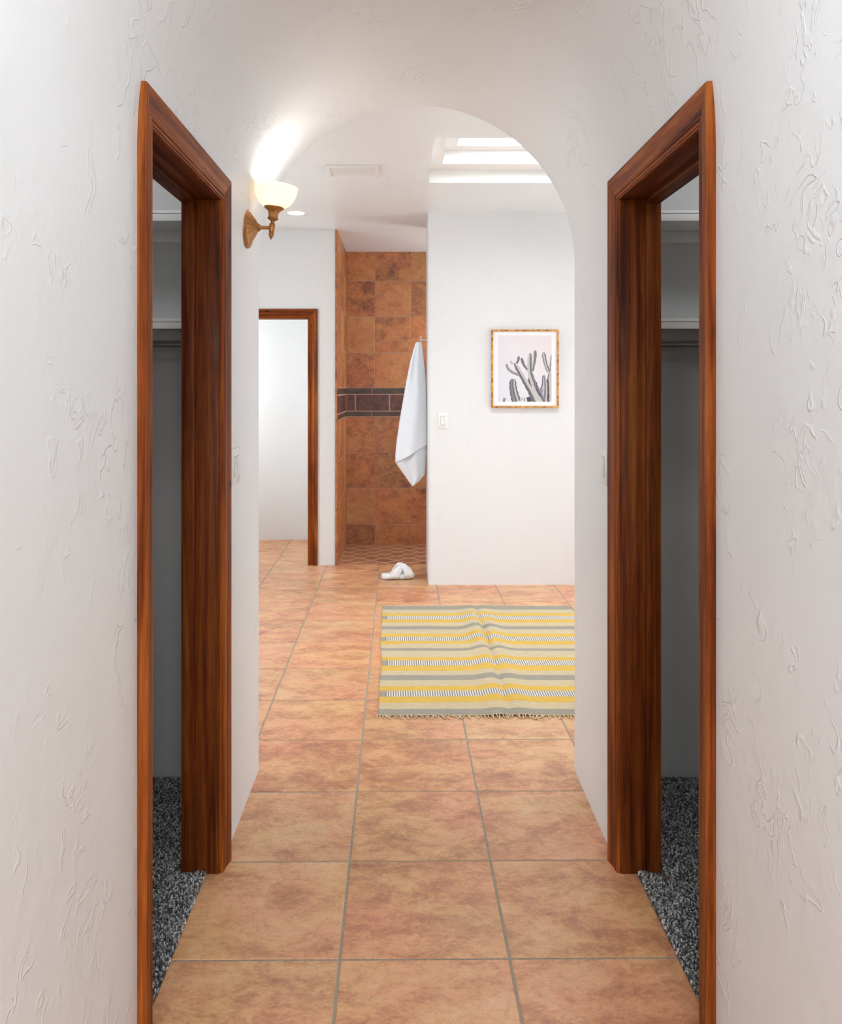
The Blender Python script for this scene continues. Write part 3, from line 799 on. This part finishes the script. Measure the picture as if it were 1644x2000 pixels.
def weave(name, c, var=.12):
    t = NT(name); n_ = t.noise(t.co((6, 90, 90)), 3, 3, .7); v2 = t.noise(t.co((220, 220, 1)), 1.0, 2, .6)
    cc = t.ramp(n_.outputs[0], [(.3, tuple(a*(1-2*var) for a in c)), (.6, c), (.8, tuple(min(1, a*(1+var)) for a in c))])
    h_ = t.math('ADD', n_.outputs[0], v2.outputs[0]); t.bump(h_, .6, .0015)
    t.set(Base_Color=cc, Roughness=.92, Specular_IOR_Level=.15, Sheen_Weight=.15); return t.m
MG, MB_, MY = weave('rug_grey_wool', (.31, .27, .205)), weave('rug_oatmeal_wool', (.57, .45, .27), .16), weave('rug_yellow_wool', (.66, .40, .045))
MW, MD = weave('rug_white_tick', (.72, .68, .60)), weave('rug_charcoal_tick', (.20, .175, .16))
bmesh.ops.recalc_face_normals(bm, faces=bm.faces)
rug = empty('rug', (.5, 4.66, 0))
ro = new_obj('woven_field', bm, [MG, MB_, MY, MD, MW], rug, smooth=True)
ro.matrix_parent_inverse = Matrix.Translation((-.5, -4.66, 0))
md = ro.modifiers.new('thickness', 'SOLIDIFY'); md.thickness = .0025; md.offset = -1
FR = weave('rug_fringe_cotton', (.66, .52, .32))
for edge, y0_, dr in ((0, yl[-1], -1), (1, yl[0], 1)):
    bm = bmesh.new(); rnd = random.Random(11+edge)
    x = X0+.012
    while x < X1-.005:
        L_ = rnd.uniform(.022, .048)*(1 if dr < 0 else .6); dx = rnd.uniform(-.022, .022)
        z0_ = rugz(x, y0_)
        pts = [(x, y0_-dr*.004, z0_), (x+dx*.25, y0_+dr*L_*.35, max(.004, z0_*.6+rnd.uniform(0, .006))), (x+dx*.7, y0_+dr*L_*.75, .004), (x+dx, y0_+dr*L_, .003)]
        tube(bm, pts, [(.0022, .0022), (.0026, .0026), (.0022, .002), (.003, .002)], 6)
        x += rnd.uniform(.008, .016)
    # selvedge cord
    tube(bm, [(X0+.005+(X1-X0-.01)*i/120, y0_+dr*.001, rugz(X0+(X1-X0)*i/120, y0_)+.001) for i in range(121)], .0024, 6)
    bmesh.ops.recalc_face_normals(bm, faces=bm.faces)
    fo = new_obj('fringe', bm, FR, rug, smooth=True); fo.matrix_parent_inverse = Matrix.Translation((-.5, -4.66, 0)); fo['kind'] = 'stuff'
tag(rug, 'flat-woven striped rug in yellow, grey and oatmeal with fringed ends, on the tiled floor', 'rug')

# ---- slipper
fur = NT('white_fluffy_fleece'); n_ = fur.noise(fur.co(), 230, 4, .75); fur.bump(n_.outputs[0], .9, .004)
fur.set(Base_Color=(.86, .85, .85), Roughness=1.0, Specular_IOR_Level=.1, Sheen_Weight=.5); FUR = fur.m
def fluff(bm, amp=.0035, sc_=55):
    bm.normal_update()
    for v in bm.verts:
        n1 = noise.noise(v.co*sc_)+.5*noise.noise(v.co*sc_*2.3)
        v.co += v.normal*amp*n1
root = empty('slipper', (-.054, 6.425, 0)); root.rotation_euler = (0, 0, .17)
def foot_w(t): return .040 + .012*sm((t-.2)/.6)
bm = bmesh.new(); N_, Mr = 56, 20; rings = []
Ls = .262
for i in range(N_+1):
    t = i/N_; x = -Ls/2+Ls*t
    e1 = min(1, math.sqrt(max(0, 1-((.16-t)/.16)**2)) if t < .16 else 1); e2 = math.sqrt(max(0, 1-((t-.80)/.20)**2)) if t > .80 else 1
    w_ = foot_w(t)*max(.02, e1*e2); hgt = .023*max(.2, (e1*e2)**.5)
    rings.append([bm.verts.new((x, w_*math.copysign(abs(math.cos(2*PI*k/Mr))**.8, math.cos(2*PI*k/Mr)), .0245+hgt*math.copysign(abs(math.sin(2*PI*k/Mr))**.6, math.sin(2*PI*k/Mr)))) for k in range(Mr)])
for i in range(N_):
    for k in range(Mr): bm.faces.new((rings[i][k], rings[i][(k+1) % Mr], rings[i+1][(k+1) % Mr], rings[i+1][k]))
bm.faces.new(rings[0]); bm.faces.new(rings[-1]); bmesh.ops.recalc_face_normals(bm, faces=bm.faces); fluff(bm)
for v in bm.verts: v.co.z = max(v.co.z, .001)
new_obj('sole', bm, FUR, root, smooth=True)
for (xa_, xb_, zt__) in ((-.035, .088, .096), (.080, -.018, .112)):
    bm = bmesh.new(); pts = []; rad = []
    for k in range(25):
        a = PI*k/24; t = k/24
        pts.append((xa_+(xb_-xa_)*t, -.050*math.cos(a), .020+(zt__-.020)*math.sin(a)**.75)); rad.append((.036, .016))
    bm2 = bmesh.new()
    rgs = []
    for k in range(25):
        a = PI*k/24; c = Vector(pts[k]) + Vector((.006*math.sin(3*a), 0, 0)); nrm = Vector((0, -math.cos(a)*.9, math.sin(a)+.15)).normalized(); sd = Vector((1, 0, 0))
        rgs.append([bm2.verts.new(c + sd*(.030+.008*math.cos(2*a))*math.cos(2*PI*j/24) + nrm*.017*math.sin(2*PI*j/24)) for j in range(24)])
    for k in range(24):
        for j in range(24): bm2.faces.new((rgs[k][j], rgs[k][(j+1) % 24], rgs[k+1][(j+1) % 24], rgs[k+1][j]))
    bm2.faces.new(rgs[0]); bm2.faces.new(rgs[-1]); bmesh.ops.recalc_face_normals(bm2, faces=bm2.faces); fluff(bm2, .006, 45)
    for v in bm2.verts: v.co.z = max(v.co.z, .004)
    new_obj('strap', bm2, FUR, root, smooth=True); bm.free()
tag(root, 'fluffy white open slipper with crossed straps on the tiles before the shower', 'slipper')

# ---- hook and towel
YK = 6.55; xk, zk = .179, H0+(CY-664)*YK/F
root = empty('wall_hook', (xk, YK, zk)); Mn = Matrix.Rotation(-PI/2, 4, 'Y')
bm = bmesh.new(); lathe(bm, [(.021, 0), (.0215, .003), (.018, .006), (.010, .009), (.0085, .011), (.0001, .011)], 36, Mn); new_obj('hook_base', bm, CHROME, root, smooth=50)
bm = bmesh.new(); lathe(bm, [(.006, .010), (.0045, .016), (.0042, .030), (.006, .034), (.006, .040), (.004, .043), (.004, .052), (.0065, .055), (.006, .061), (.0001, .063)], 24, Mn)
new_obj('hook_stem', bm, CHROME, root, smooth=50)
bm = bmesh.new(); Mu = Matrix.Translation((-.049, 0, 0))
lathe(bm, [(.0001, -.020), (.0045, -.018), (.005, -.014), (.003, -.010), (.0032, .015), (.0065, .019), (.0072, .024), (.005, .029), (.0001, .031)], 24, Mu)
new_obj('hook_prong', bm, CHROME, root, smooth=50)
tag(root, 'small chrome robe hook on the wall end, carrying the towel', 'hook')

tw = NT('white_terry_towel'); n_ = tw.noise(tw.co(), 330, 3, .7); tw.bump(n_.outputs[0], .7, .0022)
tw.set(Base_Color=(.80, .845, .90), Roughness=.95, Specular_IOR_Level=.1, Sheen_Weight=.3); TOW = tw.m
YT = 6.53
prof_t = [(168, 368, 428), (185, 358, 434), (250, 338, 441), (400, 298, 459), (600, 258, 478), (700, 240, 486), (900, 205, 495), (1100, 172, 500), (1330, 140, 502), (1440, 130, 490), (1500, 127, 481), (1560, 140, 478), (1690, 228, 466), (1760, 278, 405), (1815, 318, 342)]
def LR(v):
    for (a, l0, r0), (b_, l1, r1) in zip(prof_t[:-1], prof_t[1:]):
        if a <= v <= b_: t = (v-a)/(b_-a); return l0+(l1-l0)*t, r0+(r1-r0)*t
    return prof_t[-1][1:]
def tpx(u, v, Y): return ((750+.17*u-CX)*Y/F, H0+(CY-(640+.17*v))*Y/F)
bm = bmesh.new(); rings = []
NV, NK = 110, 64
for i in range(NV+1):
    v = 168+(1815-168)*i/NV; l_, r_ = LR(v); g_ = (v-168)/(1815-168)
    ring_ = []
    depth = .020+.042*sm(g_*2.2)*(1-.75*sm((g_-.80)/.2))
    for k in range(NK):
        a = 2*PI*k/NK; c = math.cos(a); s_ = math.sin(a)
        u = (l_+r_)/2 + (r_-l_)/2*math.copysign(abs(c)**.85, c)
        fold = (.010*math.sin(5.0*a*1.0+.8+1.2*g_) + .006*math.sin(9*a+2.1*g_))*(.25+.75*sm(g_*3))*(1-.5*sm((g_-.85)/.15))
        yy = YT - s_*depth - fold*abs(s_)
        x, z = tpx(u, v, YT)
        ring_.append(bm.verts.new((min(x, .176), yy, z)))
    rings.append(ring_)
for i in range(NV):
    for k in range(NK): bm.faces.new((rings[i][k], rings[i][(k+1) % NK], rings[i+1][(k+1) % NK], rings[i+1][k]))
bm.faces.new(rings[0]); bm.faces.new(rings[-1]); bmesh.ops.recalc_face_normals(bm, faces=bm.faces)
towel = empty('towel', (xk-.045, YT, zk-.02)); inv = Matrix.Translation(towel.location).inverted()
to = new_obj('hanging_cloth', bm, TOW, towel, smooth=True); to.matrix_parent_inverse = inv
# front fold: a second layer with its slanted hem
bm = bmesh.new(); cols = []
def hem(u):
    if u >= 290: return 1465-(u-290)/(503-290)*135
    return 1465+(290-u)*.55
NU = 44
for i in range(NU+1):
    t = i/NU; colv = []
    for j in range(61):
        s_ = j/60; v = 560
        # column runs from v=560 to the hem
        for it in range(6):
            l_, r_ = LR(min(v, 1500)); u = l_+6+(r_-l_-8)*t; v = 560+(hem(u)-560)*s_
        l_, r_ = LR(v); c = max(-1, min(1, (u-(l_+r_)/2)/((r_-l_)/2)))
        bulge = math.sqrt(max(0, 1-c*c)); g_ = (v-168)/(1815-168)
        yy = YT - (.020+.042*sm(g_*2.2))*bulge - (.008*sm((v-560)/160)-.006) - .020*sm((v-560)/500)*bulge**.5 - .005*math.sin(t*11+v*.002)*bulge
        x, z = tpx(u, v, YT); colv.append(bm.verts.new((min(x, .177), yy, z)))
    cols.append(colv)
for i in range(NU):
    for j in range(60): bm.faces.new((cols[i][j], cols[i+1][j], cols[i+1][j+1], cols[i][j+1]))
bmesh.ops.recalc_face_normals(bm, faces=bm.faces)
to = new_obj('front_fold', bm, TOW, towel, smooth=True); to.matrix_parent_inverse = inv
md = to.modifiers.new('thickness', 'SOLIDIFY'); md.thickness = .006; md.offset = 0
tag(towel, 'white bath towel hanging from the chrome hook at the shower entrance', 'towel')
